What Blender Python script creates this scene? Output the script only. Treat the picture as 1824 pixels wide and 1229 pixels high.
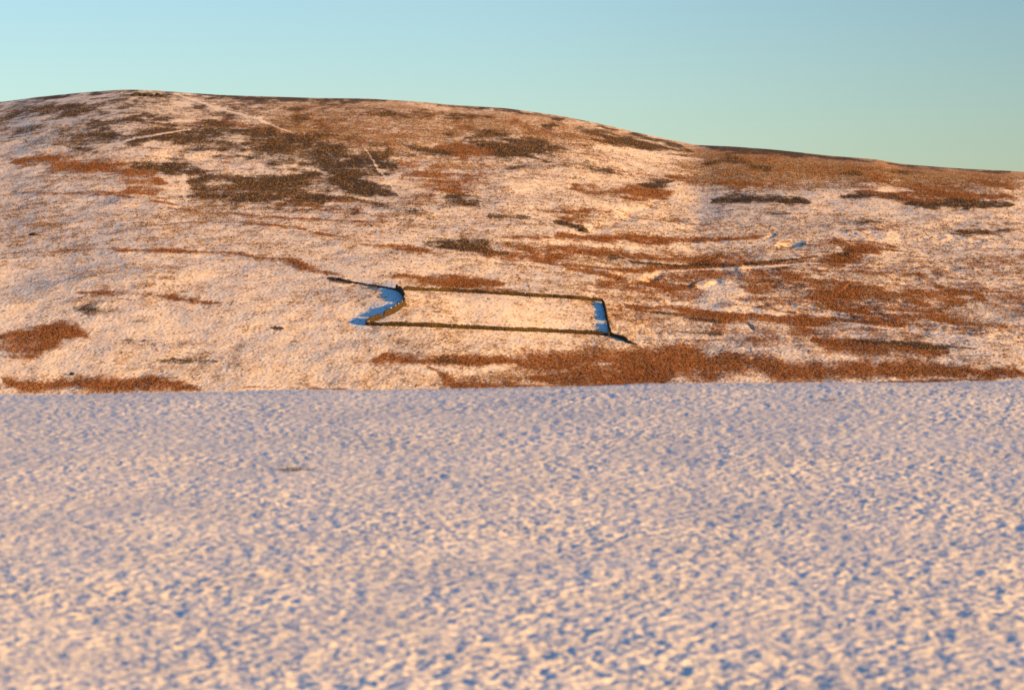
import bpy, bmesh, math, random
import numpy as np
from mathutils import Vector

for o in list(bpy.data.objects):
    bpy.data.objects.remove(o)
scn = bpy.context.scene
R = math.radians

# ------------------------------------------------------------------ camera, sky, sun, exposure
FPX = 100.0 * 1824 / 36.0        # focal length in photograph pixels (100 mm lens)
HOR = 470.0                      # photograph row of eye level
SUN_AZ, SUN_EL = 118.0, 10.0     # clockwise from the view axis (+Y), above the horizon
cam = bpy.data.cameras.new('camera')
cam.lens = 100; cam.sensor_width = 36
cam.shift_y = -(614.5 - HOR) / 1824.0
cam.clip_start = 0.5; cam.clip_end = 30000
cam.dof.use_dof = True; cam.dof.focus_distance = 1100; cam.dof.aperture_fstop = 4.8
cob = bpy.data.objects.new('camera', cam)
cob.rotation_euler = (R(90), 0, 0)
scn.collection.objects.link(cob)
scn.camera = cob

w = bpy.data.worlds.new('World'); scn.world = w; w.use_nodes = True
nt = w.node_tree; bg = nt.nodes['Background']
sky = nt.nodes.new('ShaderNodeTexSky'); sky.sky_type = 'NISHITA'; sky.sun_disc = False
sky.sun_elevation = R(SUN_EL); sky.sun_rotation = R(SUN_AZ)
sky.altitude = 300; sky.air_density = 1.0; sky.dust_density = 0.3; sky.ozone_density = 2.0
tint = nt.nodes.new('ShaderNodeMix'); tint.data_type = 'RGBA'; tint.blend_type = 'MULTIPLY'
tint.inputs['Factor'].default_value = 1.0
tc = nt.nodes.new('ShaderNodeTexCoord'); sx = nt.nodes.new('ShaderNodeSeparateXYZ'); nt.links.new(tc.outputs['Generated'], sx.inputs[0])
mr = nt.nodes.new('ShaderNodeMapRange'); nt.links.new(sx.outputs['Z'], mr.inputs['Value'])
mr.inputs['From Min'].default_value = 0.09; mr.inputs['From Max'].default_value = 0.45
hue = nt.nodes.new('ShaderNodeMix'); hue.data_type = 'RGBA'; nt.links.new(mr.outputs['Result'], hue.inputs['Factor'])
hue.inputs['A'].default_value = (0.85, 0.975, 1.12, 1); hue.inputs['B'].default_value = (0.62, 1.12, 1.50, 1)   # paler and greener low down; unseen zenith boosted in blue to fill shadows
nt.links.new(hue.outputs['Result'], tint.inputs['B'])
nt.links.new(sky.outputs[0], tint.inputs['A'])
# the sky is deepest a quarter turn away from the sun
dt = nt.nodes.new('ShaderNodeVectorMath'); dt.operation = 'DOT_PRODUCT'; nt.links.new(tc.outputs['Generated'], dt.inputs[0])
dt.inputs[1].default_value = (math.sin(R(SUN_AZ)) * math.cos(R(SUN_EL)), math.cos(R(SUN_AZ)) * math.cos(R(SUN_EL)), math.sin(R(SUN_EL)))
sq = nt.nodes.new('ShaderNodeMath'); sq.operation = 'MULTIPLY'; nt.links.new(dt.outputs['Value'], sq.inputs[0]); nt.links.new(dt.outputs['Value'], sq.inputs[1])
bd = nt.nodes.new('ShaderNodeMapRange'); bd.interpolation_type = 'SMOOTHSTEP'; nt.links.new(sq.outputs[0], bd.inputs['Value'])
bd.inputs['From Min'].default_value = 0.02; bd.inputs['From Max'].default_value = 0.22; bd.inputs['To Min'].default_value = 0.78; bd.inputs['To Max'].default_value = 1.0
vm = nt.nodes.new('ShaderNodeVectorMath'); vm.operation = 'SCALE'
nt.links.new(tint.outputs['Result'], vm.inputs[0]); nt.links.new(bd.outputs['Result'], vm.inputs['Scale'])
nt.links.new(vm.outputs['Vector'], bg.inputs[0])
bg.inputs[1].default_value = 0.083

sl = bpy.data.lights.new('sun', 'SUN'); sl.energy = 5.0; sl.angle = R(0.5); sl.color = (1.0, 0.52, 0.09)
so = bpy.data.objects.new('sun', sl); scn.collection.objects.link(so)
sdir = Vector((math.sin(R(SUN_AZ)) * math.cos(R(SUN_EL)), math.cos(R(SUN_AZ)) * math.cos(R(SUN_EL)), math.sin(R(SUN_EL))))
so.rotation_euler = sdir.to_track_quat('Z', 'Y').to_euler()
so.location = (60, -20, 40)

scn.view_settings.view_transform = 'Standard'; scn.view_settings.look = 'None'
scn.view_settings.gamma = 1.0; scn.view_settings.exposure = 1.02
scn.cycles.max_bounces = 4; scn.cycles.diffuse_bounces = 2; scn.cycles.glossy_bounces = 1

# ------------------------------------------------------------------ helpers
def smooth(a, b, x):
    t = np.clip((x - a) / (b - a), 0, 1)
    return t * t * (3 - 2 * t)

def hash2(ix, iy, seed):
    h = (ix.astype(np.int64) * 374761393 + iy.astype(np.int64) * 668265263 + seed * 1442695041) & 0x7FFFFFFF
    h = ((h ^ (h >> 13)) * 1274126177) & 0x7FFFFFFF
    h = ((h ^ (h >> 15)) * 668265263) & 0x7FFFFFFF
    return ((h ^ (h >> 16)) & 0xFFFFFF) / float(0xFFFFFF)

def pnoise(x, y, seed=0):
    """gradient noise about -1..1"""
    ix = np.floor(x); iy = np.floor(y); fx = x - ix; fy = y - iy
    u = fx * fx * fx * (fx * (fx * 6 - 15) + 10); v = fy * fy * fy * (fy * (fy * 6 - 15) + 10)
    def g(i, j):
        a = hash2(ix + i, iy + j, seed) * (2 * math.pi)
        return np.cos(a) * (fx - i) + np.sin(a) * (fy - j)
    n = (g(0, 0) * (1 - u) + g(1, 0) * u) * (1 - v) + (g(0, 1) * (1 - u) + g(1, 1) * u) * v
    return n * 1.5

def fbm(x, y, octv=4, seed=0, gain=0.5):
    s = 0; a = 1.0; t = 0
    for k in range(octv):
        s = s + a * pnoise(x * 2 ** k + 17.3 * k, y * 2 ** k - 9.1 * k, seed + k); t += a; a *= gain
    return s / t

def grid_mesh(name, X, Y, Z, cols=None, mat=None, mask=None):
    """quad sheet from 2-D arrays (rows, columns); cols = dict of attribute name -> (rows, cols, 4)"""
    n, m = X.shape
    idx = np.arange(n * m, dtype=np.int32).reshape(n, m)
    q = np.stack([idx[:-1, :-1], idx[:-1, 1:], idx[1:, 1:], idx[1:, :-1]], -1).reshape(-1, 4)
    if mask is not None:
        q = q[mask.reshape(-1)]
    used = np.zeros(n * m, bool); used[q.ravel()] = True
    remap = np.cumsum(used).astype(np.int32) - 1
    q = remap[q]
    co = np.stack([X, Y, Z], -1).reshape(-1, 3)[used].astype(np.float32)
    me = bpy.data.meshes.new(name)
    me.vertices.add(len(co)); me.vertices.foreach_set('co', co.ravel())
    me.loops.add(q.size); me.loops.foreach_set('vertex_index', q.ravel())
    me.polygons.add(len(q)); me.polygons.foreach_set('loop_start', np.arange(0, q.size, 4, dtype=np.int32))
    me.polygons.foreach_set('use_smooth', np.ones(len(q), bool))
    me.update(calc_edges=True)
    for k, v in (cols or {}).items():
        at = me.attributes.new(k, 'FLOAT_COLOR', 'POINT')
        at.data.foreach_set('color', v.reshape(-1, 4)[used].astype(np.float32).ravel())
    if mat: me.materials.append(mat)
    ob = bpy.data.objects.new(name, me); scn.collection.objects.link(ob)
    return ob

def tri_mesh(name, co, faces, mat, col=None, parent=None, smoothed=False):
    """co (n,3); faces (m,k) all of one size; col (n,4)"""
    k = faces.shape[1]
    me = bpy.data.meshes.new(name)
    me.vertices.add(len(co)); me.vertices.foreach_set('co', co.astype(np.float32).ravel())
    me.loops.add(faces.size); me.loops.foreach_set('vertex_index', faces.astype(np.int32).ravel())
    me.polygons.add(len(faces)); me.polygons.foreach_set('loop_start', np.arange(0, faces.size, k, dtype=np.int32))
    if smoothed: me.polygons.foreach_set('use_smooth', np.ones(len(faces), bool))
    me.update(calc_edges=True)
    if col is not None:
        at = me.attributes.new('tone', 'FLOAT_COLOR', 'POINT'); at.data.foreach_set('color', col.astype(np.float32).ravel())
    me.materials.append(mat)
    ob = bpy.data.objects.new(name, me); scn.collection.objects.link(ob)
    if parent: ob.parent = parent
    return ob

def tag(o, label=None, cat=None, group=None, kind=None):
    if label: o['label'] = label
    if cat: o['category'] = cat
    if group: o['group'] = group
    if kind: o['kind'] = kind
    return o

def empty(name, loc):
    o = bpy.data.objects.new(name, None); o.location = loc; scn.collection.objects.link(o); return o

# ------------------------------------------------------------------ materials
def new_mat(name):
    m = bpy.data.materials.new(name); m.use_nodes = True
    b = m.node_tree.nodes['Principled BSDF']; b.inputs['Roughness'].default_value = 0.9
    b.inputs['Specular IOR Level'].default_value = 0.1
    return m, m.node_tree, b

class NB:
    def __init__(s, nt): s.nt = nt
    def n(s, t, **kw):
        x = s.nt.nodes.new(t)
        for k, v in kw.items(): setattr(x, k, v)
        return x
    def math(s, op, a, b=None, clamp=False):
        x = s.n('ShaderNodeMath', operation=op, use_clamp=clamp)
        for i, v in enumerate((a, b)):
            if v is None: continue
            if isinstance(v, (int, float)): x.inputs[i].default_value = v
            else: s.nt.links.new(v, x.inputs[i])
        return x.outputs[0]
    def noise(s, vec, scale, detail=3, rough=0.6, dist=0.0):
        x = s.n('ShaderNodeTexNoise'); x.inputs['Scale'].default_value = scale
        x.inputs['Detail'].default_value = detail; x.inputs['Roughness'].default_value = rough
        x.inputs['Distortion'].default_value = dist
        s.nt.links.new(vec, x.inputs['Vector']); return x.outputs['Fac']
    def mix(s, f, a, b):
        x = s.n('ShaderNodeMix', data_type='RGBA')
        for nm, v in (('Factor', f), ('A', a), ('B', b)):
            if isinstance(v, (int, float)): x.inputs[nm].default_value = v
            elif isinstance(v, tuple): x.inputs[nm].default_value = (*v, 1)
            else: s.nt.links.new(v, x.inputs[nm])
        return x.outputs['Result']
    def step(s, v, a, b):
        x = s.n('ShaderNodeMapRange', interpolation_type='SMOOTHSTEP')
        s.nt.links.new(v, x.inputs['Value']); x.inputs['From Min'].default_value = a; x.inputs['From Max'].default_value = b
        return x.outputs['Result']

SNOW = (0.82, 0.81, 0.80)
def hill_material():
    m, t, b = new_mat('snowy_moor'); N = NB(t)
    pos = N.n('ShaderNodeNewGeometry').outputs['Position']
    mp = N.n('ShaderNodeMapping'); mp.inputs['Scale'].default_value = (1.0, 0.30, 1.0); t.links.new(pos, mp.inputs['Vector'])
    geo = mp.outputs['Vector']                                     # growth runs in streaks down the slope
    at = N.n('ShaderNodeAttribute', attribute_name='cover')
    sp = N.n('ShaderNodeSeparateColor'); t.links.new(at.outputs['Color'], sp.inputs[0])
    fine = N.noise(geo, 0.9, 4, 0.65, 0.3)
    mid = N.noise(geo, 0.22, 4, 0.6, 0.4)
    nz = N.math('ADD', N.math('MULTIPLY', fine, 0.6), N.math('MULTIPLY', mid, 0.4))     # about 0.5
    nz = N.math('MULTIPLY', N.math('SUBTRACT', nz, 0.5), 3.2)
    def cov(ch, wdt=0.55):
        v = N.math('ADD', sp.outputs[ch], N.math('MULTIPLY', nz, 0.36))
        return N.step(v, 0.5 - wdt / 2, 0.5 + wdt / 2)
    tone = N.step(N.math('ADD', N.math('MULTIPLY', N.noise(geo, 0.6, 3, 0.6), 0.5), N.math('MULTIPLY', N.noise(geo, 0.035, 4, 0.6), 0.5)), 0.36, 0.64)
    rust = N.mix(tone, (0.17, 0.065, 0.026), (0.40, 0.20, 0.085))
    rust = N.mix(N.step(sp.outputs['Blue'], 0.45, 0.72), rust, N.mix(fine, (0.42, 0.20, 0.085), (0.66, 0.40, 0.20)))   # paler bent grass high up
    dark = N.mix(tone, (0.055, 0.036, 0.023), (0.11, 0.075, 0.046))
    straw = N.mix(tone, (0.36, 0.19, 0.08), (0.54, 0.35, 0.18))
    snow = N.mix(N.step(mid, 0.35, 0.7), (0.90, 0.765, 0.61), (0.85, 0.68, 0.50))       # thin snow, dead grass showing through
    snow = N.mix(at.outputs['Alpha'], snow, (0.68, 0.69, 0.70))                           # blue shade beside the walls, painted into the snow colour
    c = N.mix(cov('Blue'), snow, straw)
    c = N.mix(cov('Green'), c, rust)
    c = N.mix(cov('Red'), c, dark)
    t.links.new(c, b.inputs['Base Color'])
    bp = N.n('ShaderNodeBump'); bp.inputs['Strength'].default_value = 0.22; bp.inputs['Distance'].default_value = 0.4
    t.links.new(fine, bp.inputs['Height']); t.links.new(bp.outputs[0], b.inputs['Normal'])
    return m

def snow_material():
    m, t, b = new_mat('field_snow'); N = NB(t)
    geo = N.n('ShaderNodeNewGeometry').outputs['Position']
    n1 = N.noise(geo, 1.2, 3, 0.6); n2 = N.noise(geo, 45, 3, 0.6)
    c = N.mix(N.step(n1, 0.3, 0.7), (0.64, 0.625, 0.615), (0.73, 0.71, 0.69))
    spot = N.step(N.noise(geo, 7.0, 3, 0.6), 0.72, 0.78)
    c = N.mix(N.math('MULTIPLY', spot, 0.35), c, (0.32, 0.22, 0.12))
    t.links.new(c, b.inputs['Base Color']); b.inputs['Roughness'].default_value = 0.75
    bp = N.n('ShaderNodeBump'); bp.inputs['Strength'].default_value = 0.25; bp.inputs['Distance'].default_value = 0.01
    t.links.new(n2, bp.inputs['Height']); t.links.new(bp.outputs[0], b.inputs['Normal'])
    return m

def tone_material(name):
    m, t, b = new_mat(name); N = NB(t)
    at = N.n('ShaderNodeAttribute', attribute_name='tone')
    t.links.new(at.outputs['Color'], b.inputs['Base Color'])
    return m

def stone_material():
    m, t, b = new_mat('weathered_stone'); N = NB(t)
    geo = N.n('ShaderNodeNewGeometry').outputs['Position']
    at = N.n('ShaderNodeAttribute', attribute_name='tone')
    n = N.noise(geo, 9, 4, 0.65)
    lich = N.step(N.noise(geo, 5.0, 3, 0.6), 0.60, 0.68)
    mul = N.n('ShaderNodeMix', data_type='RGBA', blend_type='MULTIPLY'); mul.inputs['Factor'].default_value = 1
    t.links.new(at.outputs['Color'], mul.inputs['A'])
    t.links.new(N.mix(n, (0.6, 0.6, 0.6), (1.3, 1.25, 1.2)), mul.inputs['B'])
    c = N.mix(N.math('MULTIPLY', lich, 0.4), mul.outputs['Result'], (0.17, 0.165, 0.10))
    t.links.new(c, b.inputs['Base Color'])
    bp = N.n('ShaderNodeBump'); bp.inputs['Strength'].default_value = 0.5; bp.inputs['Distance'].default_value = 0.03
    t.links.new(n, bp.inputs['Height']); t.links.new(bp.outputs[0], b.inputs['Normal'])
    return m

def plain_snow():
    m, t, b = new_mat('lying_snow'); N = NB(t)
    geo = N.n('ShaderNodeNewGeometry').outputs['Position']
    t.links.new(N.mix(N.noise(geo, 1.5, 3), (0.78, 0.76, 0.74), (0.86, 0.84, 0.82)), b.inputs['Base Color'])
    return m

M_HILL = hill_material(); M_SNOW = snow_material(); M_TONE = tone_material('dry_moor_plants')
M_STONE = stone_material(); M_CAP = plain_snow()

# ------------------------------------------------------------------ the far hill
RID = np.array([(-400, 232), (-200, 205), (-60, 188), (20, 180), (60, 174), (150, 165), (220, 160), (270, 161), (320, 165), (400, 170), (500, 173),
    (560, 175), (650, 176), (740, 181), (800, 187), (900, 193), (1000, 207), (1060, 219), (1150, 240), (1240, 259), (1300, 261), (1380, 267), (1480, 278),
    (1560, 284), (1600, 292), (1700, 300), (1800, 305), (1900, 312), (2050, 325), (2300, 352)], float)
PROF = np.array([(-0.02, 2420), (0.0, 2300), (0.08, 2030), (0.16, 1820), (0.25, 1640), (0.36, 1450), (0.47, 1280), (0.58, 1150), (0.66, 1073), (0.80, 1003), (0.90, 960), (1.0, 920),
    (1.12, 875)], float)                       # fraction below the skyline -> distance
NC, = (1760,)
pxs = np.linspace(-170, 1994, NC)
fr = np.concatenate([np.linspace(0, 0.02, 30)[:-1], np.linspace(0.02, 1.08, 760)])[::-1]   # near to far
ridge = np.interp(pxs, RID[:, 0], RID[:, 1])
for _ in range(6): ridge = np.convolve(np.pad(ridge, 6, 'edge'), np.ones(13) / 13, 'valid')
BOT = 700.0
def prof(f):                                   # smooth the polyline profile a little
    s = 0
    for d in (-0.03, -0.015, 0, 0.015, 0.03): s = s + np.interp(f + d, PROF[:, 0], PROF[:, 1])
    return s / 5
Fg, Pg = np.meshgrid(fr, pxs, indexing='ij')
D = prof(Fg)
# the ridge lies nearer on the right where the hill falls away
D = D * (1 - 0.16 * smooth(900, 1800, Pg) * smooth(0.6, 0.0, Fg))
PY0 = ridge[None, :] + Fg * (BOT - ridge[None, :])
X = (Pg - 912) / FPX * D
Z = -(PY0 - HOR) * D / FPX
# beyond the ridge: the back of the hill falls away
nb = 14
kb = np.arange(1, nb + 1)[:, None] / nb
Db = D[-1:] * (1 + 0.7 * kb ** 1.5)
Zb = Z[-1:] - 240 * (0.25 * kb + 0.75 * kb ** 2)
Xb = (Pg[:1] - 912) / FPX * Db
# ---- relief a few hundred metres to a few tens of metres wide
amp = smooth(0.0, 0.14, Fg)
Z = Z + amp * (3.6 * fbm(X / 230, D / 300, 3, 5) + 1.5 * fbm(X / 55, D / 80, 3, 11) + 0.45 * fbm(X / 14, D / 20, 3, 21))
# the ground of the enclosure tips gently down to the right, and falls off left of its curved wall
def bump(px, py, rx, ry): return np.exp(-((Pg - px) / rx) ** 2 - ((PY0 - py) / ry) ** 2)
Z = Z - 5.0 * (np.clip((Pg - 900) / 240, -1.2, 1.2)) * bump(900, 560, 420, 90) * 0.55
Z = Z - 1.5 * smooth(722, 630, Pg) * smooth(480, 520, PY0) * smooth(640, 590, PY0)
PYg = HOR - FPX * Z / D

def seg_dist(PX, PY, pts):
    best = np.full(PX.shape, 1e9); arc = np.zeros(PX.shape)
    ln = np.hypot(*np.diff(pts, axis=0).T); tot = ln.sum(); s0 = 0
    for (ax, ay), (bx, by), l in zip(pts[:-1], pts[1:], ln):
        dx, dy = bx - ax, by - ay; L2 = dx * dx + dy * dy + 1e-9
        t = np.clip(((PX - ax) * dx + (PY - ay) * dy) / L2, 0, 1)
        dd = np.hypot(PX - ax - t * dx, PY - ay - t * dy)
        arc = np.where(dd < best, (s0 + t * l) / tot, arc); best = np.minimum(best, dd); s0 += l
    return best, arc

def apply(field, pts, hw, s, soft=0.9, wig=1.0, op='max', taper=True):
    pts = np.array(pts, float)
    x0, x1 = pts[:, 0].min() - 3 * hw - 30, pts[:, 0].max() + 3 * hw + 30
    c0, c1 = np.searchsorted(pxs, x0), np.searchsorted(pxs, x1)
    sub = PYg[:, c0:c1]
    rows = np.where(((sub > pts[:, 1].min() - 3 * hw - 10) & (sub < pts[:, 1].max() + 3 * hw + 10)).any(1))[0]
    if len(rows) == 0 or c1 <= c0: return
    sl_ = (slice(rows[0], rows[-1] + 1), slice(c0, c1))
    px = Pg[sl_] + wig * WX[sl_] * hw * 2.2; py = PYg[sl_] + wig * WY[sl_] * hw * 0.8
    d, arc = seg_dist(px, py, pts)
    if taper: d = d / (0.28 + 0.72 * np.clip(np.sin(math.pi * np.clip(arc, .02, .98)), 0, 1) ** 0.6)
    v = s * (np.clip(1 - 0.5 * d / hw, 0, 1) if soft == 'cone' else 1 - smooth(hw * (1 - 0.5 * soft), hw * (1 + 0.5 * soft), d))
    if op == 'add': v = v * np.sin(math.pi * np.clip(arc, 0, 1)) ** 0.8
    if op == 'max': field[sl_] = np.maximum(field[sl_], v)
    elif op == 'sub': field[sl_] = field[sl_] * (1 - v)
    else: field[sl_] = field[sl_] + v

WX = fbm(X / 30, D / 60, 4, 41); WY = fbm(X / 22, D / 60, 4, 51)
# ---- gullies, banks and scarps (metres): cut into the slope
dz = np.zeros_like(Z)
for pts, hw, s in [
    ([(985, 398), (1035, 413), (1090, 400), (1160, 365), (1195, 340)], 5, -1.5),
    ([(1085, 498), (1110, 490), (1150, 486)], 4, -1.2), ([(1120, 503), (1165, 494), (1190, 488)], 3.5, -2.4),
    ([(1225, 515), (1240, 507), (1275, 502)], 3, 2.6), ([(1385, 437), (1440, 430)], 3.5, -4.0),
    ([(1360, 424), (1380, 416)], 3, -1.6), ([(1330, 572), (1338, 579), (1350, 592)], 1.8, -0.9), ([(1482, 530), (1490, 524), (1508, 515), (1512, 508), (1526, 500)], 1.6, -0.7),
    ([(1660, 405), (1720, 395), (1800, 398)], 5, -1.2),
    ([(1720, 568), (1790, 575)], 4, -0.8),
    ([(470, 588), (510, 580), (600, 572)], 3, 0.9), ([(200, 345), (300, 375), (480, 400), (640, 430), (780, 440)], 9, 1.2),
    ([(20, 450), (180, 443), (420, 450), (520, 466), (585, 484)], 5, 1.4), ([(20, 345), (180, 345), (330, 372)], 6, 2.4),
    ([(300, 362), (480, 372), (700, 392)], 8, 1.2), ([(780, 432), (900, 460), (1060, 490), (1180, 520)], 7, -2.0),
    ([(1120, 545), (1300, 562), (1500, 572), (1790, 600)], 6, -1.4), ([(1080, 460), (1200, 470), (1440, 462)], 6, 1.6),
    ([(255, 170), (320, 172), (420, 200), (520, 237)], 4, 0.8)]:
    apply(dz, pts, hw * 1.5, s * 0.45, 2.0, 1.6, 'add')
# hummocks and hollows along the wet ground right of the enclosure
hum = smooth(1020, 1160, Pg) * smooth(370, 420, PYg) * smooth(640, 590, PYg) * smooth(-.1, .35, fbm(X / 40, D / 60, 2, 131))
dz = dz + hum * 0.8 * fbm(X / 8 + 0.4 * WX, D / 13, 3, 137)
Z = Z + dz
PYg = HOR - FPX * Z / D

# ---- what grows where: dark heather, rust moor grass, straw grass; written as strokes on the slope
dark = np.zeros_like(Z); rust = np.zeros_like(Z); straw = np.zeros_like(Z); clear = np.zeros_like(Z)
pat = fbm(X / 60, D / 110, 4, 71); pat2 = fbm(X / 18, D / 40, 4, 81)
up = smooth(330, 230, PYg)
dark += 0.38 * up * smooth(760, 420, Pg) + 0.08 * up
rust += 0.27 * smooth(310, 235, PYg) * smooth(350, 560, Pg) * smooth(1300, 1000, Pg)
rust += 0.26 * smooth(345, 305, PYg) * smooth(1180, 1330, Pg)
straw += 0.34 * smooth(350, 305, PYg) * smooth(1150, 1300, Pg) + 0.20 * smooth(310, 235, PYg) * smooth(350, 560, Pg) * smooth(1300, 1000, Pg)
rust += 0.15 + 0.27 * smooth(820, 1180, Pg) * smooth(420, 470, PYg) * smooth(640, 600, PYg)
lines = fbm(X / 70 + 0.6 * WX, D / 11 + 0.5 * WY, 4, 89, 0.6)
straw += 0.35 - 0.06 * smooth(760, 500, Pg) * smooth(420, 470, PYg) + 0.18 * pat + 0.16 * pat2 + 0.14 * lines + 0.22 * fbm(X / 6, D / 30, 3, 88, .7) + 0.12 * fbm(X / 9, D / 11, 3, 87)
dark += 0.08 * smooth(620, 560, PYg) * smooth(540, 590, PYg) * smooth(420, 200, Pg)
DARK = [([(1085, 455), (1130, 466), (1200, 475), (1330, 470), (1445, 460)], 1.8, .72), ([(470, 262), (560, 265), (655, 285)], 20, .68), ([(570, 300), (690, 345)], 12, .66), ([(310, 245), (430, 262)], 15, .55), ([(338, 335), (480, 340), (640, 355)], 19, .64),
 ([(230, 295), (380, 305)], 8, .62), ([(70, 205), (130, 195), (220, 190)], 11, .55), ([(610, 262), (668, 300)], 12, .62),
 ([(20, 184), (60, 177), (150, 168), (200, 164)], 3, .6), ([(60, 198), (130, 188), (220, 181)], 11, .5), ([(215, 190), (330, 185), (420, 190)], 8, .42),
 ([(150, 222), (200, 214), (285, 209)], 10, .62), ([(90, 256), (180, 242), (260, 236)], 9, .55), ([(120, 263), (170, 269)], 5, .6),
 ([(215, 252), (330, 236), (420, 236), (510, 243)], 11, .66), ([(245, 300), (340, 303), (360, 299)], 6, .72), ([(390, 260), (450, 275), (520, 265)], 13, .48),
 ([(450, 250), (540, 256), (600, 266), (650, 282)], 14, .72), ([(530, 292), (600, 286), (665, 297)], 13, .74), ([(400, 268), (440, 286)], 7, .55),
 ([(420, 316), (500, 326), (560, 312)], 7, .7), ([(335, 326), (430, 338), (520, 342), (610, 350)], 17, .58), ([(600, 330), (690, 346)], 8, .72),
 ([(605, 320), (660, 322)], 5, .7), ([(680, 290), (705, 300)], 5, .6), ([(660, 275), (740, 276)], 4, .5), ([(340, 168), (440, 176), (560, 178), (690, 180)], 4, .58),
 ([(430, 185), (520, 195), (640, 196), (760, 205), (860, 208)], 7, .42),
 ([(720, 259), (760, 268), (810, 276)], 5, .68), ([(780, 240), (800, 250)], 8, .5), ([(820, 248), (880, 241), (930, 256), (1000, 263)], 7, .76),
 ([(850, 256), (960, 263), (1010, 267)], 8, .7), ([(885, 266), (930, 279), (965, 287)], 9, .64), ([(1050, 251), (1120, 252), (1180, 263), (1225, 271)], 6, .78),
 ([(1030, 229), (1100, 241)], 4, .62), ([(970, 223), (992, 225)], 4, .7), ([(1120, 238), (1220, 262)], 3, .6), ([(1250, 262), (1330, 266), (1430, 276)], 4, .85),
 ([(1430, 277), (1560, 288)], 3, .55), ([(1580, 293), (1800, 307)], 3, .55), ([(780, 188), (900, 196), (1000, 211), (1100, 231)], 2.5, .55),
 ([(1260, 291), (1300, 286), (1370, 300)], 5, .66), ([(1265, 359), (1300, 355), (1380, 355), (1440, 361)], 4.5, .86), ([(1500, 351), (1560, 348), (1620, 355)], 3, .7),
 ([(1620, 363), (1800, 366)], 3.5, .82), ([(1500, 310), (1540, 310)], 3, .6), ([(1580, 309), (1640, 306)], 4, .5), ([(790, 352), (855, 366)], 6, .6),
 ([(990, 394), (1040, 410)], 3.5, .75), ([(1150, 331), (1190, 326)], 5, .66), ([(765, 432), (850, 438), (900, 452)], 6, .64), ([(860, 386), (950, 386)], 4, .52),
 ([(1160, 555), (1290, 573)], 2.5, .6), ([(1200, 590), (1290, 596)], 2.5, .55), ([(120, 552), (230, 556)], 5, .48), ([(190, 570), (320, 572), (330, 582)], 6, .46),
 ([(180, 600), (260, 608)], 6, .42), ([(280, 640), (380, 644)], 4, .42), ([(1480, 452), (1560, 447)], 7, .45), ([(1520, 607), (1600, 612), (1740, 622)], 3, .62),
 ([(1040, 300), (1130, 312)], 4, .45), ([(900, 300), (1060, 290)], 5, .42), ([(1520, 395), (1600, 392)], 4, .42), ([(1300, 385), (1420, 378)], 5, .4),
 ([(1700, 415), (1800, 412)], 4, .5), ([(640, 360), (700, 372), (760, 376)], 5, .5), ([(580, 494), (622, 502)], 2.5, .8), ([(480, 585), (505, 587)], 2.5, .7),
 ([(760, 640), (830, 650)], 6, .5), ([(1430, 470), (1380, 480)], 4, .5), ([(1080, 460), (1120, 462)], 3, .55)]
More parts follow.
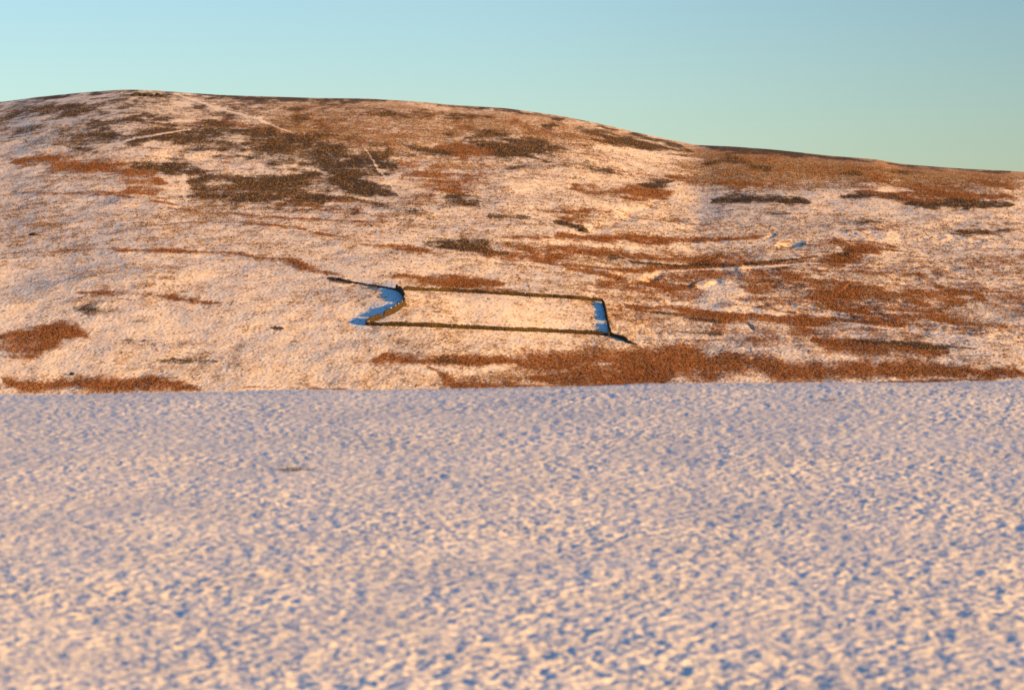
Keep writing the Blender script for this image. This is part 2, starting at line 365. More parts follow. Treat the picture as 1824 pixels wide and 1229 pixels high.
RUST = [([(300, 372), (420, 382), (560, 392), (700, 396)], 1.8, .54), ([(20, 345), (180, 343), (330, 368)], 1.8, .54), ([(410, 395), (520, 405), (640, 430)], 1.6, .54), ([(150, 521), (260, 526), (390, 538)], 3, .62),
 ([(20, 450), (200, 444), (430, 452), (520, 468), (605, 491)], 2.2, .58), ([(1090, 545), (1260, 572), (1320, 576)], 1.5, .62), ([(1330, 545), (1520, 575), (1780, 612)], 1.8, .66), ([(1400, 560), (1600, 590), (1800, 600)], 1.8, .62),([(690, 280), (760, 310), (850, 330)], 22, .56), ([(680, 340), (760, 360)], 9, .55), ([(1280, 520), (1500, 540), (1740, 560)], 20, .51), ([(1080, 500), (1300, 525), (1500, 560), (1800, 600)], 6, .6),
 ([(30, 286), (100, 290), (200, 296), (265, 316)], 12, .74), ([(210, 330), (280, 346)], 12, .6), ([(300, 224), (400, 216), (520, 240), (640, 252), (760, 272)], 6, .62),
 ([(335, 330), (430, 340), (520, 346), (640, 360)], 16, .6), ([(450, 205), (700, 215), (900, 230), (1050, 248)], 20, .30), ([(770, 264), (850, 271), (900, 271)], 9, .72),
 ([(1020, 338), (1080, 341), (1160, 346), (1190, 341)], 8, .78), ([(1190, 318), (1280, 326), (1360, 329)], 7, .66), ([(1080, 302), (1200, 320)], 8, .45),
 ([(1250, 268), (1400, 292), (1600, 302), (1800, 313)], 20, .58), ([(1050, 245), (1250, 277)], 6, .55), ([(1540, 348), (1650, 346), (1800, 350)], 11, .78),
 ([(1300, 312), (1450, 322)], 11, .52), ([(1600, 325), (1800, 330)], 10, .52), ([(990, 386), (1080, 378)], 9, .62), ([(900, 424), (1000, 424), (1200, 428), (1350, 425)], 6, .72),
 ([(840, 440), (900, 455), (950, 460), (1100, 452), (1250, 466), (1400, 470), (1450, 460)], 8, .68), ([(900, 440), (1100, 446)], 6, .64),
 ([(950, 466), (1060, 479), (1200, 481), (1300, 471), (1440, 463)], 4, .74), ([(1000, 479), (1090, 501), (1200, 516)], 9, .78), ([(1200, 483), (1350, 492), (1480, 480)], 10, .6),
 ([(1480, 456), (1530, 451), (1572, 449)], 13, .78), ([(1430, 472), (1500, 466)], 11, .58), ([(690, 492), (780, 500), (900, 506)], 6, .78), ([(780, 510), (920, 520)], 5, .58),
 ([(640, 436), (780, 450)], 4, .55), ([(720, 438), (800, 456)], 4, .55), ([(1110, 545), (1200, 550), (1300, 562), (1450, 571), (1600, 577)], 6, .8),
 ([(1300, 530), (1450, 541), (1600, 562), (1800, 586)], 6, .66), ([(1400, 522), (1550, 532), (1700, 530)], 17, .70), ([(1640, 525), (1735, 531)], 12, .82),
 ([(1320, 501), (1450, 506), (1520, 520)], 12, .58), ([(1580, 547), (1750, 581)], 8, .62), ([(1440, 605), (1550, 616), (1700, 628)], 8, .8),
 ([(680, 635), (800, 646), (1000, 642), (1200, 640), (1350, 650), (1500, 660), (1810, 664)], 14, .86), ([(940, 668), (1150, 670), (1200, 668)], 15, .8), ([(760, 660), (800, 688), (960, 688)], 9, .72),
 ([(1100, 655), (1330, 650)], 14, .8), ([(20, 600), (80, 596), (165, 597)], 10, .84), ([(10, 620), (100, 610)], 15, .8), ([(20, 637), (62, 632)], 8, .7),
 ([(10, 680), (150, 682), (260, 685), (345, 692)], 10, .86), ([(130, 520), (250, 525), (395, 538)], 4.5, .62), ([(20, 343), (150, 346), (200, 350)], 3, .55),
 ([(430, 453), (520, 466), (605, 490)], 4, .64), ([(20, 450), (180, 445)], 3, .5), ([(700, 312), (800, 305), (870, 298)], 18, .50), ([(560, 372), (700, 388)], 5, .5),
 ([(560, 350), (640, 366)], 7, .6), ([(1380, 430), (1600, 440)], 5, .5), ([(1520, 410), (1620, 405)], 5, .5), ([(1720, 410), (1800, 412)], 5, .5),
 ([(430, 690), (620, 692)], 3, .6), ([(1500, 690), (1800, 672)], 4, .6), ([(1030, 570), (900, 560)], 6, .3), ([(700, 620), (760, 630)], 6, .5),
 ([(1600, 595), (1800, 605)], 4, .5), ([(1250, 540), (1330, 545)], 4, .5)]
STRAW = [([(30, 400), (130, 395)], 14, .55), ([(330, 376), (390, 386)], 10, .56), ([(780, 300), (860, 290)], 12, .6), ([(840, 350), (900, 340)], 14, .46), ([(500, 410), (640, 430)], 12, .44),
 ([(640, 510), (700, 510)], 8, .5), ([(1090, 530), (1110, 590)], 10, .55), ([(1060, 530), (1140, 528)], 7, .55), ([(400, 430), (560, 450)], 10, .44), ([(1250, 420), (1500, 400)], 14, .44),
 ([(1600, 440), (1800, 470)], 30, .42), ([(1250, 520), (1600, 500)], 14, .45)]
CLEAR = [([(1200, 483), (1330, 478), (1445, 469)], 2.2, .7), ([(310, 167), (400, 197), (460, 213), (522, 238)], 2.0, .52), ([(20, 225), (150, 213), (250, 203)], 4, .4), ([(150, 273), (240, 247), (340, 231)], 2.0, .58), ([(646, 258), (672, 300), (712, 350)], 2.0, .45),
 ([(324, 312), (330, 350)], 7, .8), ([(720, 184), (800, 196)], 4, .4), ([(1000, 214), (1060, 222)], 4, .4), ([(1060, 262), (1250, 285)], 6, .6), ([(660, 480), (640, 450)], 10, .3),
 ([(970, 475), (1060, 494), (1180, 516)], 4, .35), ([(1240, 512), (1330, 520)], 10, .75), ([(1200, 540), (1400, 560)], 5, .55), ([(880, 245), (930, 244)], 3, .5),
 ([(1500, 575), (1800, 612)], 3, .6), ([(860, 660), (920, 650)], 8, .55), ([(800, 540), (1000, 560)], 24, .25), ([(1110, 495), (1180, 490)], 6, .35), ([(1560, 340), (1620, 338)], 4, .6)]
for L, fld in ((DARK, dark), (RUST, rust), (STRAW, straw)):
    for pts, hw, s in L: apply(fld, pts, hw * 1.55 + 0.8, s * (1.26 if fld is dark else 1.10 if fld is rust else 1.0), 'cone', 1.5)
pat3 = fbm(X / 24, D / 105, 6, 85, 0.74)
for f_, q in ((dark, 1), (rust, -1)): f_ += 0.12 * pat * q + 0.12 * pat2 * q + (0.60 + 0.22 * up) * pat3 + 0.22 * lines
# slopes inside the frame's central fold keep clean snow
for pts, hw, s in CLEAR:
    for f_ in (dark, rust, straw): apply(f_, pts, hw, s * (1 if hw <= 2 else .75), 0.9 if hw <= 2 else 1.8, 0.9, 'sub')
dark = np.clip(dark, 0, 1); rust = np.clip(rust, 0, 1); straw = np.clip(straw, 0, 1)

wall_shade = np.zeros_like(Z)  # where wall shadows fall: snow colour painted cooler and darker, plants thinned
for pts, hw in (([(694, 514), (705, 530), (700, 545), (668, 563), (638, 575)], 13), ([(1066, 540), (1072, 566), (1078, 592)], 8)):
    apply(wall_shade, pts, hw, 0.95, 1.2, 0.5, taper=False)
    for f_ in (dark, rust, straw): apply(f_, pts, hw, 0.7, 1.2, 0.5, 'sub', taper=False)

def ground(px, py):
    """the point of the hillside seen at a photograph pixel"""
    c = np.interp(px, pxs, np.arange(NC)); c0 = int(c); t = c - c0
    out = []
    col = PYg[:, c0] * (1 - t) + PYg[:, min(c0 + 1, NC - 1)] * t
    i = np.argmax(np.minimum.accumulate(col) <= py)          # first row from near to far that reaches py
    i = max(i, 1)
    a, b_ = col[i - 1], col[i]
    u = 0 if a == b_ else np.clip((a - py) / (a - b_), 0, 1)
    g = lambda A: (A[i - 1, c0] * (1 - t) + A[i - 1, c0 + 1] * t) * (1 - u) + (A[i, c0] * (1 - t) + A[i, c0 + 1] * t) * u
    return Vector((g(X), g(D), g(Z)))

# ---- small relief of the snow-covered tussocks
veg = np.maximum(np.maximum(dark, rust), straw * 0.5)
Zs = Z + amp * (0.12 * fbm(X / 3.2, D / 4.5, 3, 91, 0.6) + 0.10 * pnoise(X / 1.1, D / 1.6, 97)) * (0.7 + 0.8 * veg)
def height_at(x, y):
    """terrain height under a world point (bilinear in the sheet)"""
    px = 912 + FPX * x / y
    c = np.interp(px, pxs, np.arange(NC)); c0 = min(int(c), NC - 2); t = c - c0
    col = D[:, c0] * (1 - t) + D[:, c0 + 1] * t
    i = int(np.clip(np.searchsorted(col, y), 1, len(col) - 1)); u = np.clip((y - col[i - 1]) / (col[i] - col[i - 1]), 0, 1)
    return (Zs[i - 1, c0] * (1 - t) + Zs[i - 1, c0 + 1] * t) * (1 - u) + (Zs[i, c0] * (1 - t) + Zs[i, c0 + 1] * t) * u

# front of the hill runs down into the hidden valley
nf = 160
kf = (np.arange(nf, 0, -1)[:, None] / nf) ** 1.5
Df = D[:1] - (D[:1] - 210) * kf
Xf = (Pg[:1] - 912) / FPX * Df
Zv = -66.0
edge = Z[0].copy()
for _ in range(4): edge = np.convolve(np.pad(edge, 60, 'edge'), np.ones(121) / 121, 'valid')
wgt = smooth(0.0, 0.25, kf)
Zf = Zv + ((Zs[:1] * (1 - wgt) + edge[None, :] * wgt) - Zv) * (1 - kf) ** 2.2 + wgt * 0.5 * fbm(Xf / 9, Df / 14, 3, 151)
Xa = np.concatenate([Xf, X, Xb]); Ya = np.concatenate([Df, D, Db]); Za = np.concatenate([Zf, Zs, Zb])
def pad(A, fv, bv): return np.concatenate([np.full((nf, NC), fv), A, np.full((nb, NC), bv)])
frontv = 0.36 + 0.5 * fbm(Xf / 20, Df / 40, 5, 161, .7)
cov = np.stack([pad(dark, .1, .3), pad(rust, .4, .4), pad(straw, .4, .3), pad(wall_shade, 0, 0)], -1)
cov[:nf, :, 1] = np.clip(frontv, 0, 1); cov[:nf, :, 2] = np.clip(frontv + .05, 0, 1)
# the three snow-filled tracks are cut out of the sheet as strips of their own
tracks = [('hill_track', [(310, 167), (400, 197), (460, 213), (522, 238)], 1.5), ('hill_track', [(150, 273), (240, 247), (340, 231)], 1.5), ('hill_track', [(646, 258), (672, 300), (712, 350)], 1.5)]
cellmask = np.zeros((len(Xa) - 1, NC - 1), np.int8)
for k, (nm, pts, hw) in enumerate(tracks):
    f_ = np.zeros_like(Z); apply(f_, pts, hw, 1.0, 0.3, 0.9)
    mm = np.zeros((len(Xa), NC), bool); mm[nf:nf + len(Z)] = f_ > 0.5
    cellmask[mm[:-1, :-1]] = k + 1
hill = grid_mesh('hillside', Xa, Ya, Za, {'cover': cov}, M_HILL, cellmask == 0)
tag(hill, 'snow dusted moorland hill with rust and dark heather patches', 'hill', kind='structure')
for k, (nm, pts, hw) in enumerate(tracks):
    o = grid_mesh(nm, Xa, Ya, Za, {'cover': cov}, M_HILL, cellmask == k + 1)
    tag(o, ['pale snow filled track slanting down from the summit', 'pale track rising right across the dark heather', 'short steep white track beside a dark heather block'][k], 'track', kind='structure')

# coarse moor either side and behind, out to the horizon
def moor_height(x, y):
    r = np.hypot(x, y)
    return -66 + 30 * fbm(x / 1500, y / 1500, 3, 201) * smooth(300, 2500, r) - 14 * smooth(200, 3000, r)
g1 = np.concatenate([-np.geomspace(12000, 60, 60), np.linspace(-50, 50, 6), np.geomspace(60, 12000, 60)])
GX, GY = np.meshgrid(g1, g1 + 0.0)
GZ = moor_height(GX, GY) - 30 * smooth(700, 1100, GY) * (np.abs(GX) < 0.5 * np.maximum(GY, 1))
cv = np.zeros(GX.shape + (4,)); cv[..., 1] = .4; cv[..., 2] = .4; cv[..., 3] = 0
moor = grid_mesh('moorland', GX, GY, GZ - 6, {'cover': cv}, M_HILL)
tag(moor, 'open snowy moor reaching away to the horizon', 'moor', kind='structure')

# ------------------------------------------------------------------ plants standing on the hill (masses nobody could count)
rng = np.random.default_rng(7)
def scatter(n_per_m2_field, seed):
    """random points on the hill: expected count per square metre given per grid cell"""
    r = np.random.default_rng(seed)
    dx = (pxs[1] - pxs[0]) / FPX * D[:-1, :-1]; dy = np.diff(D, axis=0)[:, :-1]
    lam = n_per_m2_field[:-1, :-1] * dx * dy
    vis = (Pg[:-1, :-1] > -60) & (Pg[:-1, :-1] < 1884)
    cnt = r.poisson(np.where(vis, lam, 0))
    ii, jj = np.nonzero(cnt); k = cnt[ii, jj]
    ii = np.repeat(ii, k); jj = np.repeat(jj, k)
    u = r.random(len(ii)); v = r.random(len(ii))
    def bl(A): return (A[ii, jj] * (1 - u) + A[ii + 1, jj] * u) * (1 - v) + (A[ii, jj + 1] * (1 - u) + A[ii + 1, jj + 1] * u) * v
    return np.stack([bl(X), bl(D), bl(Zs)], -1), ii, jj

def tufts(name, P, h, wd, colA, colB, nbl, seed, lean=0.5):
    """each tuft: nbl bent triangular blades; P (n,3), h and wd (n,)"""
    r = np.random.default_rng(seed); n = len(P)
    az = r.random((n, nbl)) * 2 * math.pi; ln = (0.15 + lean * r.random((n, nbl)))
    hh = h[:, None] * (0.6 + 0.6 * r.random((n, nbl)))
    ca, sa = np.cos(az), np.sin(az)
    rad = wd[:, None] * 0.35 * r.random((n, nbl))
    bx = P[:, None, 0] + ca * rad; by = P[:, None, 1] + sa * rad; bz = np.repeat(P[:, 2:3] - 0.06, nbl, 1)
    bw = wd[:, None] * (0.22 + 0.2 * r.random((n, nbl)))
    pa = az + r.normal(0, 0.8, (n, nbl)) + math.pi / 2
    v0 = np.stack([bx + np.cos(pa) * bw, by + np.sin(pa) * bw, bz], -1)
    v1 = np.stack([bx - np.cos(pa) * bw, by - np.sin(pa) * bw, bz], -1)
    v2 = np.stack([bx + ca * ln * hh * 1.3, by + sa * ln * hh * 1.3, bz + hh], -1)
    co = np.stack([v0, v1, v2], 2).reshape(-1, 3)
    lowf = 0.5 + 0.55 * fbm(P[:, 0] / 28, P[:, 1] / 60, 3, 77)[:, None]
    t = np.clip(r.random((n, 1)) * 0.5 + 0.2 * r.random((n, nbl)) + 0.45 * lowf - .08, 0, 1)[..., None]
    c = np.array(colA) * (1 - t) + np.array(colB) * t
    col = np.concatenate([np.repeat(c[:, :, None, :], 3, 2), np.ones((n, nbl, 3, 1))], -1).reshape(-1, 4)
    return tri_mesh(name, co, np.arange(len(co)).reshape(-1, 3), M_TONE, col)

pn = 0.5 + 0.5 * fbm(X / 2.5, D / 4, 2, 301) * 1.2
far = D / 1000.0
dens_d = smooth(0.38, 0.80, dark + 0.30 * (pn - 0.5)) * 0.55 / far ** 2
dens_r = smooth(0.38, 0.85, rust + 0.30 * (pn - 0.5)) * 2.2 / far ** 2 * (1 - smooth(0.5, 0.7, dark)) * (1 - 0.5 * up) * (1 - 0.7 * smooth(0.55, 0.85, straw))
dens_s = (0.08 + 0.95 * smooth(0.30, 0.62, straw + 0.4 * (pn - 0.5)) + 0.05 * smooth(.2, .5, rust)) * 1.1 / far ** 2
for nm, dens, a, b_, hs, ws, nb_, sd, lb in (
    ('heather', dens_d, (.045, .030, .019), (.12, .080, .048), .34, .80, 5, 11, 'dark brown heather standing in clumps through the snow'),
    ('moor_grass', dens_r, (.14, .050, .018), (.36, .155, .055), .27, .62, 5, 12, 'rust coloured moor grass in broad streaks across the hill'),
    ('straw_grass', dens_s, (.075, .045, .022), (.36, .22, .10), .30, .75, 4, 13, 'thin straw coloured grass tips poking through the snow')):
    P, ii, jj = scatter(dens, sd)
    fz = np.minimum(D[ii, jj] / 1000.0, 1.35) * (1 - 0.6 * smooth(0.05, 0.0, Fg[ii, jj]))
    r = np.random.default_rng(sd + 100)
    print(nm, len(P))
    o = tufts(nm, P, hs * fz * (0.6 + 0.8 * r.random(len(P))), ws * fz * (0.6 + 0.8 * r.random(len(P))), a, b_, nb_, sd)
    tag(o, lb, 'heather' if nm == 'heather' else 'grass', kind='stuff')

# ------------------------------------------------------------------ drystone walls
CUBE = np.array([(-1, -1, -1), (1, -1, -1), (1, 1, -1), (-1, 1, -1), (-1, -1, 1), (1, -1, 1), (1, 1, 1), (-1, 1, 1)], float) * 0.5
CF = np.array([(0, 3, 2, 1), (4, 5, 6, 7), (0, 1, 5, 4), (1, 2, 6, 5), (2, 3, 7, 6), (3, 0, 4, 7)])
def stones(name, items, parent, r, tones=((.048, .034, .020), (.105, .075, .044))):
    """items: (centre, along, up, size(along, across, up)) -> one mesh of rough blocks"""
    co = []; fa = []; cl = []
    for c, al, sz in items:
        al = np.array(al) / np.linalg.norm(al); ac = np.array((-al[1], al[0], 0.0)); ac /= np.linalg.norm(ac); upv = np.cross(al, ac)
        k = CUBE * np.array(sz) * (1 + 0.28 * (r.random((8, 3)) - 0.5)) 
        tw = r.normal(0, 0.07); k = np.stack([k[:, 0] * math.cos(tw) - k[:, 1] * math.sin(tw), k[:, 0] * math.sin(tw) + k[:, 1] * math.cos(tw), k[:, 2]], -1)
        fa.append(CF + 8 * len(co)); co.append(np.array(c) + k[:, :1] * al + k[:, 1:2] * ac + k[:, 2:3] * upv)
        t = r.random(); cl.append(np.tile(np.append(np.array(tones[0]) * (1 - t) + np.array(tones[1]) * t, 1), (8, 1)))
    co = np.concatenate(co) - np.array(parent.location)
    return tri_mesh(name, co, np.concatenate(fa), M_STONE, np.concatenate(cl), parent)

def path_world(pts):
    W = [ground(*p) for p in pts]
    out = []; L = 0
    for a, b_ in zip(W[:-1], W[1:]):
        n = max(1, int((b_ - a).length / 0.45))
        for k in range(n): out.append(a.lerp(b_, k / n))
    out.append(W[-1]); return np.array([tuple(v) for v in out])

def catmull(pts, n=8):
    p = [pts[0]] + list(pts) + [pts[-1]]; out = []
    for i in range(1, len(p) - 2):
        for k in range(n):
            t = k / n
            out.append(tuple(0.5 * (2 * p[i][j] + (p[i + 1][j] - p[i - 1][j]) * t + (2 * p[i - 1][j] - 5 * p[i][j] + 4 * p[i + 1][j] - p[i + 2][j]) * t * t + (-p[i - 1][j] + 3 * p[i][j] - 3 * p[i + 1][j] + p[i + 2][j]) * t ** 3) for j in (0, 1)))
    out.append(tuple(pts[-1])); return out

def wall(name, pts, height, label, seed, gaps=(), ragged=0.18, taper=None, snow=0.10, curve=True):
    """pts: the foot of the wall as seen in the photograph; gaps: (start, end, remaining height share) along its length"""
    r = np.random.default_rng(seed)
    path = path_world(catmull(pts) if curve else pts)
    seg = np.hypot(*np.diff(path[:, :2], axis=0).T); s = np.concatenate([[0], np.cumsum(seg)]); L = s[-1]
    mid = path[len(path) // 2]
    root = empty(name, (mid[0], mid[1], height_at(mid[0], mid[1])))
    tag(root, label, 'drystone wall', 'drystone walls of the sheep enclosure')
    def at(d):
        x = np.interp(d, s, path[:, 0]); y = np.interp(d, s, path[:, 1]); return x, y
    step = 0.5
    prof_n = pnoise(np.arange(0, L + step, step) / 2.7, np.zeros(int(L / step) + 2)[:len(np.arange(0, L + step, step))] + seed * 3.1, seed) 
    prof_w = pnoise(np.arange(0, L + step, step) / 9.0, np.zeros(len(prof_n)) + seed * 1.7, seed + 1)
    body = []; cope = []; caps = []
    for i, d in enumerate(np.arange(0.25, L, step)):
        x, y = at(d); x2, y2 = at(min(L, d + 0.25)); x1, y1 = at(max(0, d - 0.25))
        z = height_at(x, y); al = np.array((x2 - x1, y2 - y1, height_at(x2, y2) - height_at(x1, y1)))
        if np.linalg.norm(al) < 1e-6: continue
        al /= np.linalg.norm(al); ac = np.array((-al[1], al[0], 0)); ac /= np.linalg.norm(ac)
        h = height * (1 + ragged * (0.9 * prof_n[i] + 0.7 * prof_w[i]))
        u = d / L
        if taper: h *= np.interp(u, [t[0] for t in taper], [t[1] for t in taper])
        for g0, g1_, gh in gaps:
            if g0 <= u <= g1_: h *= gh
        h = max(h, 0.15)
        nc = max(1, int(h / 0.21)); ch = h / nc
        body.append(((x, y, z + h * 0.46 - 0.15), al, (step * 1.15, 0.42, h * 0.92 + 0.3)))         # rubble heart
        for k in range(nc):
            t = (k + 0.5) / nc; wd = 0.76 - 0.28 * t
            for side in (-1, 1):
                off = side * (wd / 2 - 0.10) + r.normal(0, 0.02); sh = r.uniform(-0.2, 0.2)
                body.append(((x + al[0] * sh + ac[0] * off, y + al[1] * sh + ac[1] * off, z + al[2] * sh + (k + 0.5) * ch - (0.08 if k == 0 else 0)), al,
                             (r.uniform(0.36, 0.62), 0.30, ch * r.uniform(0.9, 1.12))))
        if h > 0.6 * height:
            for q in (-0.13, 0.13):
                if r.random() < 0.9:
                    hh = r.uniform(0.18, 0.32)
                    cope.append(((x + al[0] * q, y + al[1] * q, z + al[2] * q + h + hh * 0.42), al, (r.uniform(0.16, 0.26), r.uniform(0.36, 0.5), hh)))
        if r.random() < snow * 0.5:
            caps.append(((x, y, z + h + 0.27 if h > 0.6 * height else z + h + 0.04), al, (r.uniform(0.5, 1.1), 0.40, 0.12)))
        if h < 0.75 * height and r.random() < 0.8 or r.random() < 0.06:                                              # fallen stones at the foot
            o_ = r.choice((-1, 1)) * r.uniform(0.6, 1.3); fx, fy = x + ac[0] * o_, y + ac[1] * o_
            body.append(((fx, fy, height_at(fx, fy) + 0.06), al + r.normal(0, 0.4, 3) * (1, 1, 0), (r.uniform(.25, .5), r.uniform(.2, .4), r.uniform(.15, .3))))
    stones('stonework', body, root, r)
    if cope: stones('coping', cope, root, r)
    if caps:
        c = stones('snow_cap', caps, root, r, ((.8, .79, .78), (.84, .82, .8)))
        c.data.materials.clear(); c.data.materials.append(M_CAP)
    return root

wall('curved_wall', [(706, 517), (716, 524), (720, 534), (718, 544), (704, 556), (676, 569), (652, 579)], 1.9, 'curving tan drystone wall with a broad blue shadow on its left', 3,
     gaps=((0.05, 0.09, .75), (0.30, 0.36, 1.25), (0.44, 0.5, .7), (0.62, 0.68, 1.2), (0.80, 0.84, .6)), ragged=.16)
wall('back_wall', [(716, 517), (780, 519), (860, 523), (940, 528), (1010, 532), (1073, 538)], 1.15, 'upper drystone wall of the enclosure running along below the rust grass streak', 4, ragged=.22, gaps=((.0, .012, .4), (.62, .63, .6)), snow=.05)
wall('front_wall', [(655, 580), (720, 581), (800, 584), (900, 589), (1000, 593), (1086, 598)], 1.2, 'lower drystone wall of the enclosure, long and nearly level, nearest the field', 5, ragged=.20, gaps=((.338, .346, .6),), snow=.10)
wall('side_wall', [(1074, 540), (1078, 552), (1081, 568), (1085, 584), (1088, 598)], 1.25, 'short dark drystone wall closing the right end of the enclosure, with a gap', 6, ragged=.24, gaps=((.60, .68, .10), (.3, .34, 1.25), (.8, .84, .75)), snow=.04)
wall('ruined_wall', [(1088, 599), (1100, 602), (1112, 606), (1122, 611), (1136, 615)], 1.1, 'crumbling wall end trailing downhill past the lower right corner', 7, ragged=.25, taper=((0, 1), (.5, .95), (.75, .55), (1, .15)), snow=.02)
wall('ruined_wall', [(590, 495), (606, 499), (625, 503), (655, 508), (680, 512), (704, 517)], .34, 'low broken wall leading in from the left to the upper left corner', 8, ragged=.3, taper=((0, .3), (.15, 1.0), (.5, .55), (.9, .9), (1, 1.3)), snow=.0)

# ------------------------------------------------------------------ rocks and bushes one can point to on the hill
def blob_rock(name, parent, c, rad, seed, tone=(.055, .045, .033)):
    r = np.random.default_rng(seed)
    bm = bmesh.new(); bmesh.ops.create_icosphere(bm, subdivisions=3, radius=1)
    co = np.array([v.co[:] for v in bm.verts]); f = np.array([[v.index for v in q.verts] for q in bm.faces]); bm.free()
    d = 1 + 0.30 * pnoise(co[:, 0] * 1.3 + seed, co[:, 1] * 1.3 + co[:, 2] * 1.7, seed) + 0.14 * pnoise(co[:, 0] * 3.1, co[:, 2] * 3.3 + co[:, 1] * 2, seed + 5)
    co = co * d[:, None]
    for k in range(5):                                                    # a few flat broken faces
        n = r.normal(0, 1, 3); n /= np.linalg.norm(n); e = co @ n; co -= np.outer(np.maximum(e - 0.72, 0), n) * 0.9
    co = co * np.array(rad) + np.array(c) - (np.array(parent.location) if parent else 0)
    col = np.tile((*tone, 1), (len(co), 1))
    return tri_mesh(name, co, f, M_STONE, col, parent)

def outcrop(name, px, py, spread, n, size, label, cat, seed):
    r = np.random.default_rng(seed); g = ground(px, py)
    root = empty(name, g); tag(root, label, cat)
    for k in range(n):
        x = g.x + r.uniform(-1, 1) * spread; y = g.y + r.uniform(-1, 1) * spread * 0.8
        s = size * r.uniform(0.5, 1.1)
        blob_rock('rock', root, (x, y, height_at(x, y) + 0.2 * s), (s * 1.3, s, s * 0.7), seed + k)
    return root
outcrop('rock_outcrop', 268, 171, 13, 22, 2.0, 'dark craggy outcrop breaking the snow on the hill summit', 'outcrop', 31)
outcrop('boulder_pair', 1036, 413, 1.2, 2, 1.5, 'dark boulders beside the little stream gully at mid hill', 'boulder', 61)
outcrop('boulder_pair', 62, 419, 2.0, 3, 1.4, 'dark boulders alone on pale snow near the left edge', 'boulder', 71)

def bush(name, px, py, wdt, hgt, n, label, seed, ca=(.020, .022, .012), cb=(.060, .052, .028)):
    r = np.random.default_rng(seed); g = ground(px, py)
    root = empty(name, g); tag(root, label, 'bush')
    t = r.random((n, 3)) * 2 - 1; t = t[(t ** 2).sum(1) < 1]; P = t * np.array((wdt, wdt * .7, hgt * .5)); P[:, 2] += hgt * .5
    P *= (0.75 + 0.35 * pnoise(P[:, 0] * 1.3, P[:, 2] * 1.5 + P[:, 1], seed))[:, None]
    for i in range(len(P)): P[i, 2] += height_at(g.x + P[i, 0], g.y + P[i, 1]) - g.z
    m = len(P); a = r.normal(0, 1, (m, 3)); a /= np.linalg.norm(a, axis=1)[:, None]; b_ = np.cross(a, r.normal(0, 1, (m, 3))); b_ /= np.linalg.norm(b_, axis=1)[:, None]
    sz = r.uniform(.10, .22, (m, 1)); co = np.stack([P - a * sz, P + b_ * sz * .7, P + a * sz, P - b_ * sz * .7], 1).reshape(-1, 3)
    q = r.random((m, 1)); c = np.array(ca) * (1 - q) + np.array(cb) * q
    tri_mesh('foliage', co, np.arange(len(co)).reshape(-1, 4), M_TONE, np.concatenate([np.repeat(c, 4, 0), np.ones((m * 4, 1))], 1), root)
    stems = []
    for k in range(7):
        an = r.uniform(0, 6.28); e = np.array((math.cos(an) * wdt * .6, math.sin(an) * wdt * .4, hgt * .75)); b0 = np.array((math.cos(an) * .15, math.sin(an) * .15, -.15))
        pr = np.array((-math.sin(an), math.cos(an), 0)) * .05
        stems += [b0 - pr, b0 + pr, e]
    tri_mesh('stem', np.array(stems), np.arange(len(stems)).reshape(-1, 3), M_TONE, np.tile((.03, .022, .015, 1), (len(stems), 1)), root)
bush('low_bush', 1722, 374, 3.4, 1.9, 900, 'dark green low bush under the long dark streak near the right edge', 41)
bush('low_bush', 604, 497, 1.3, .7, 300, 'dark low bush at the left start of the broken wall', 42)
bush('low_bush', 128, 668, 1.3, 1.3, 400, 'small dark bush above the rust bank at lower left', 43)
bush('low_bush', 662, 404, 0.9, 0.9, 260, 'tiny dark bush on pale snow above the middle slope', 44)

# ------------------------------------------------------------------ the near snow field
crest = lambda px: np.interp(px, [-400, 0, 400, 700, 1000, 1200, 1500, 1824, 2200], [699, 694, 689.5, 685, 681, 677, 672, 668, 663])
fpx = np.concatenate([np.arange(-2400, -130, 4.5), np.linspace(-130, 1954, 1700), np.arange(1958, 4200, 4.5)])
NF = len(fpx)
H0, UP = 2.0, 0.030
YC = 27.0                                                    # where the field turns over
fy_py = np.linspace(1270, 668, 1250)                          # rows: evenly spaced as seen, then over the brow
tan = (fy_py - HOR) / FPX
yrow = H0 / (tan + UP)
yrow = np.concatenate([yrow[yrow < YC], np.linspace(YC, 34, 90), np.geomspace(34.3, 90, 40), np.geomspace(95, 320, 24)])
FY, FP = np.meshgrid(yrow, fpx, indexing='ij')
FX = (FP - 912) / FPX * FY
side = (crest(FP) - 688) / FPX                               # the brow tips up to the right
base = -H0 + UP * FY - side * YC * smooth(10, YC, FY)
ov = np.maximum(FY - 25.0, 0)
base = base - 0.012 * ov ** 2 / (1 + 0.03 * ov)              # over the brow, down to the valley
base = np.maximum(base, -75 - 0 * FY)
fade = 1 - smooth(30, 45, FY)
rol = 0.035 * fbm(FX / 3.0, FY / 4.0, 2, 401) + 0.010 * pnoise(FX / 0.9, FY / 1.2, 405)
wx = FX + 0.03 * pnoise(FX / 0.3, FY / 0.3, 431); wy = FY + 0.05 * pnoise(FX / 0.3 + 9, FY / 0.3, 433)
t1 = pnoise(wx / 0.090, wy / 0.066, 411); t2 = pnoise(wx / 0.046, wy / 0.036, 415); t3 = pnoise(wx / 0.023, wy / 0.022, 419)
lumps = 0.0101 * t1 + 0.0060 * t2 + 0.0024 * t3
patch = 0.85 + 0.45 * fbm(FX / 1.6, FY / 2.2, 2, 441)
FZ = base + fade * (rol + lumps * patch * (1 + 0.12 * smooth(17, 11, FY)))
field = grid_mesh('snow_field', FX, FY, FZ, None, M_SNOW)
tag(field, 'lumpy snow covered pasture filling the foreground', 'field', kind='structure')
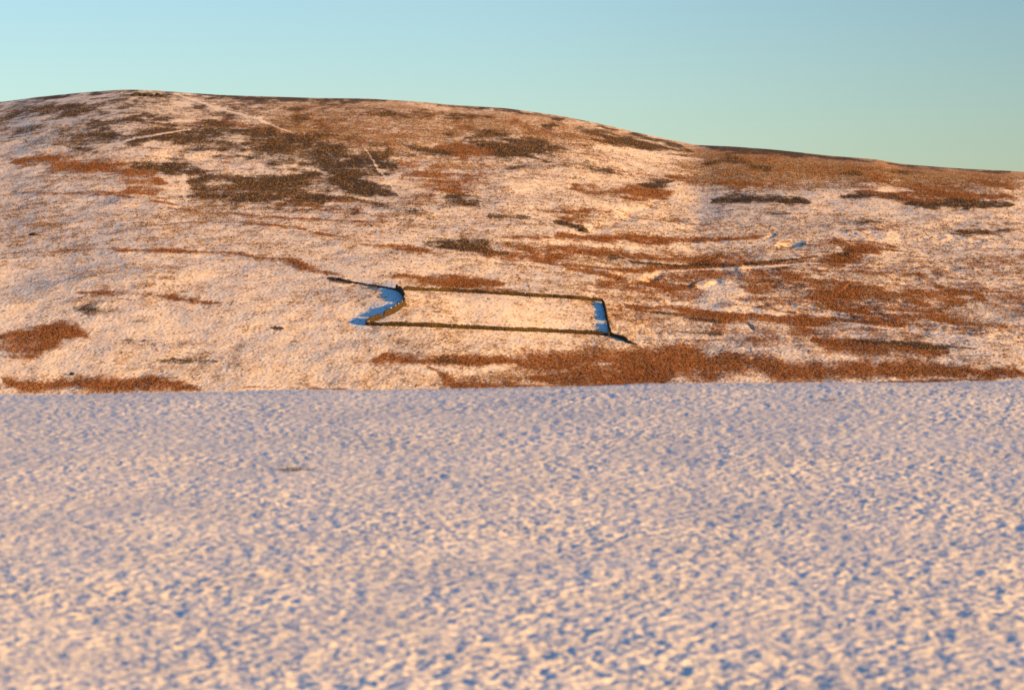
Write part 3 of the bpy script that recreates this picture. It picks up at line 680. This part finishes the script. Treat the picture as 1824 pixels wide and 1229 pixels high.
def field_pt(px, py):
    c = int(np.clip(np.interp(px, fpx, np.arange(NF)), 0, NF - 1)); col = HOR - FPX * FZ[:, c] / FY[:, c]
    i = int(np.argmax(col <= py)); return Vector((FX[i, c], FY[i, c], FZ[i, c]))

# the rest of the pasture, beside and behind the camera
gx = np.concatenate([-np.geomspace(260, 14.2, 40), np.linspace(-14, 14, 234), np.geomspace(14.2, 260, 40)])
gy = np.concatenate([-np.geomspace(200, 2, 40), np.linspace(-1.8, 32, 260), np.geomspace(32.3, 300, 40)])
QX, QY = np.meshgrid(gx, gy)
QP = 912 + FPX * QX / np.maximum(QY, 6)
ov2 = np.maximum(QY - 25, 0)
qside = (crest(QP) - 688) / FPX
QZ = -H0 + UP * np.maximum(QY, -5) - qside * YC * smooth(10, YC, QY) - 0.012 * ov2 ** 2 / (1 + 0.03 * ov2)
QZ = np.maximum(QZ, -75) + (1 - smooth(30, 45, QY)) * (0.035 * fbm(QX / 3.0, QY / 4.0, 2, 401) + 0.010 * pnoise(QX / 0.9, QY / 1.2, 405) + 0.016 * fbm(QX / 0.4, QY / 0.4, 2, 461)) - 0.09
QZ = QZ - np.maximum(np.abs(QX) - 60, 0) ** 1.3 * 0.08
past = grid_mesh('pasture', QX, QY, QZ, None, M_SNOW)
tag(past, 'snowy pasture around the viewpoint', 'field', kind='structure')

# ------------------------------------------------------------------ grass tufts through the near snow
def grass_tuft(px, py, n, h, spread, label, seed, ca=(.05, .035, .015), cb=(.20, .12, .05)):
    r = np.random.default_rng(seed); g = field_pt(px, py)
    root = empty('grass_tuft', g); tag(root, label, 'grass tuft')
    co = []; fa = []; cl = []
    for k in range(n):
        a = r.uniform(0, 6.28); rad = spread * math.sqrt(r.random()); b0 = np.array((math.cos(a) * rad, math.sin(a) * rad * .7, -.02))
        an = a + r.normal(0, .7); hh = h * r.uniform(.5, 1.1); bend = r.uniform(.3, 1.2); wv = np.array((-math.sin(an), math.cos(an), 0)) * r.uniform(.003, .006)
        base_i = len(co); t = r.random(); c = (*(np.array(ca) * (1 - t) + np.array(cb) * t), 1)
        for q in range(4):
            u = q / 3; p = b0 + np.array((math.cos(an) * bend * hh * u * u, math.sin(an) * bend * hh * u * u, hh * (u - .35 * bend * u * u)))
            wq = wv * (1 - .85 * u); co += [p - wq, p + wq]; cl += [c, c]
        for q in range(3): fa.append((base_i + 2 * q, base_i + 2 * q + 1, base_i + 2 * q + 3, base_i + 2 * q + 2))
    tri_mesh('blade_clump', np.array(co), np.array(fa), M_TONE, np.array(cl), root)
for k, (px, py, n, h, sp, lab) in enumerate([
    (525, 838, 150, .05, .11, 'grey green grass tuft, alone on the left half of the snow field'),
    (1481, 714, 45, .06, .05, 'dark grass tuft close under the brow of the field at right'),
    (653, 921, 26, .025, .03, 'small brown tuft beside a bright snow lump left of middle'),
    (1092, 1147, 34, .025, .03, 'ginger tuft low in the middle of the field'),
    (1672, 1107, 40, .028, .04, 'dark brown tuft near the lower right corner'),
    (1372, 1061, 34, .025, .04, 'olive brown tuft right of middle in the lower field'),
    (1567, 972, 30, .025, .03, 'dark tuft on the right, level between brow and bottom edge'),
    (212, 1138, 30, .025, .04, 'brown tuft near the lower left corner')]):
    grass_tuft(px, py, n, h, sp, lab, 500 + k, *(((.03, .035, .015), (.12, .11, .05)) if k == 0 else ((.04, .026, .010), (.20, .11, .04))))
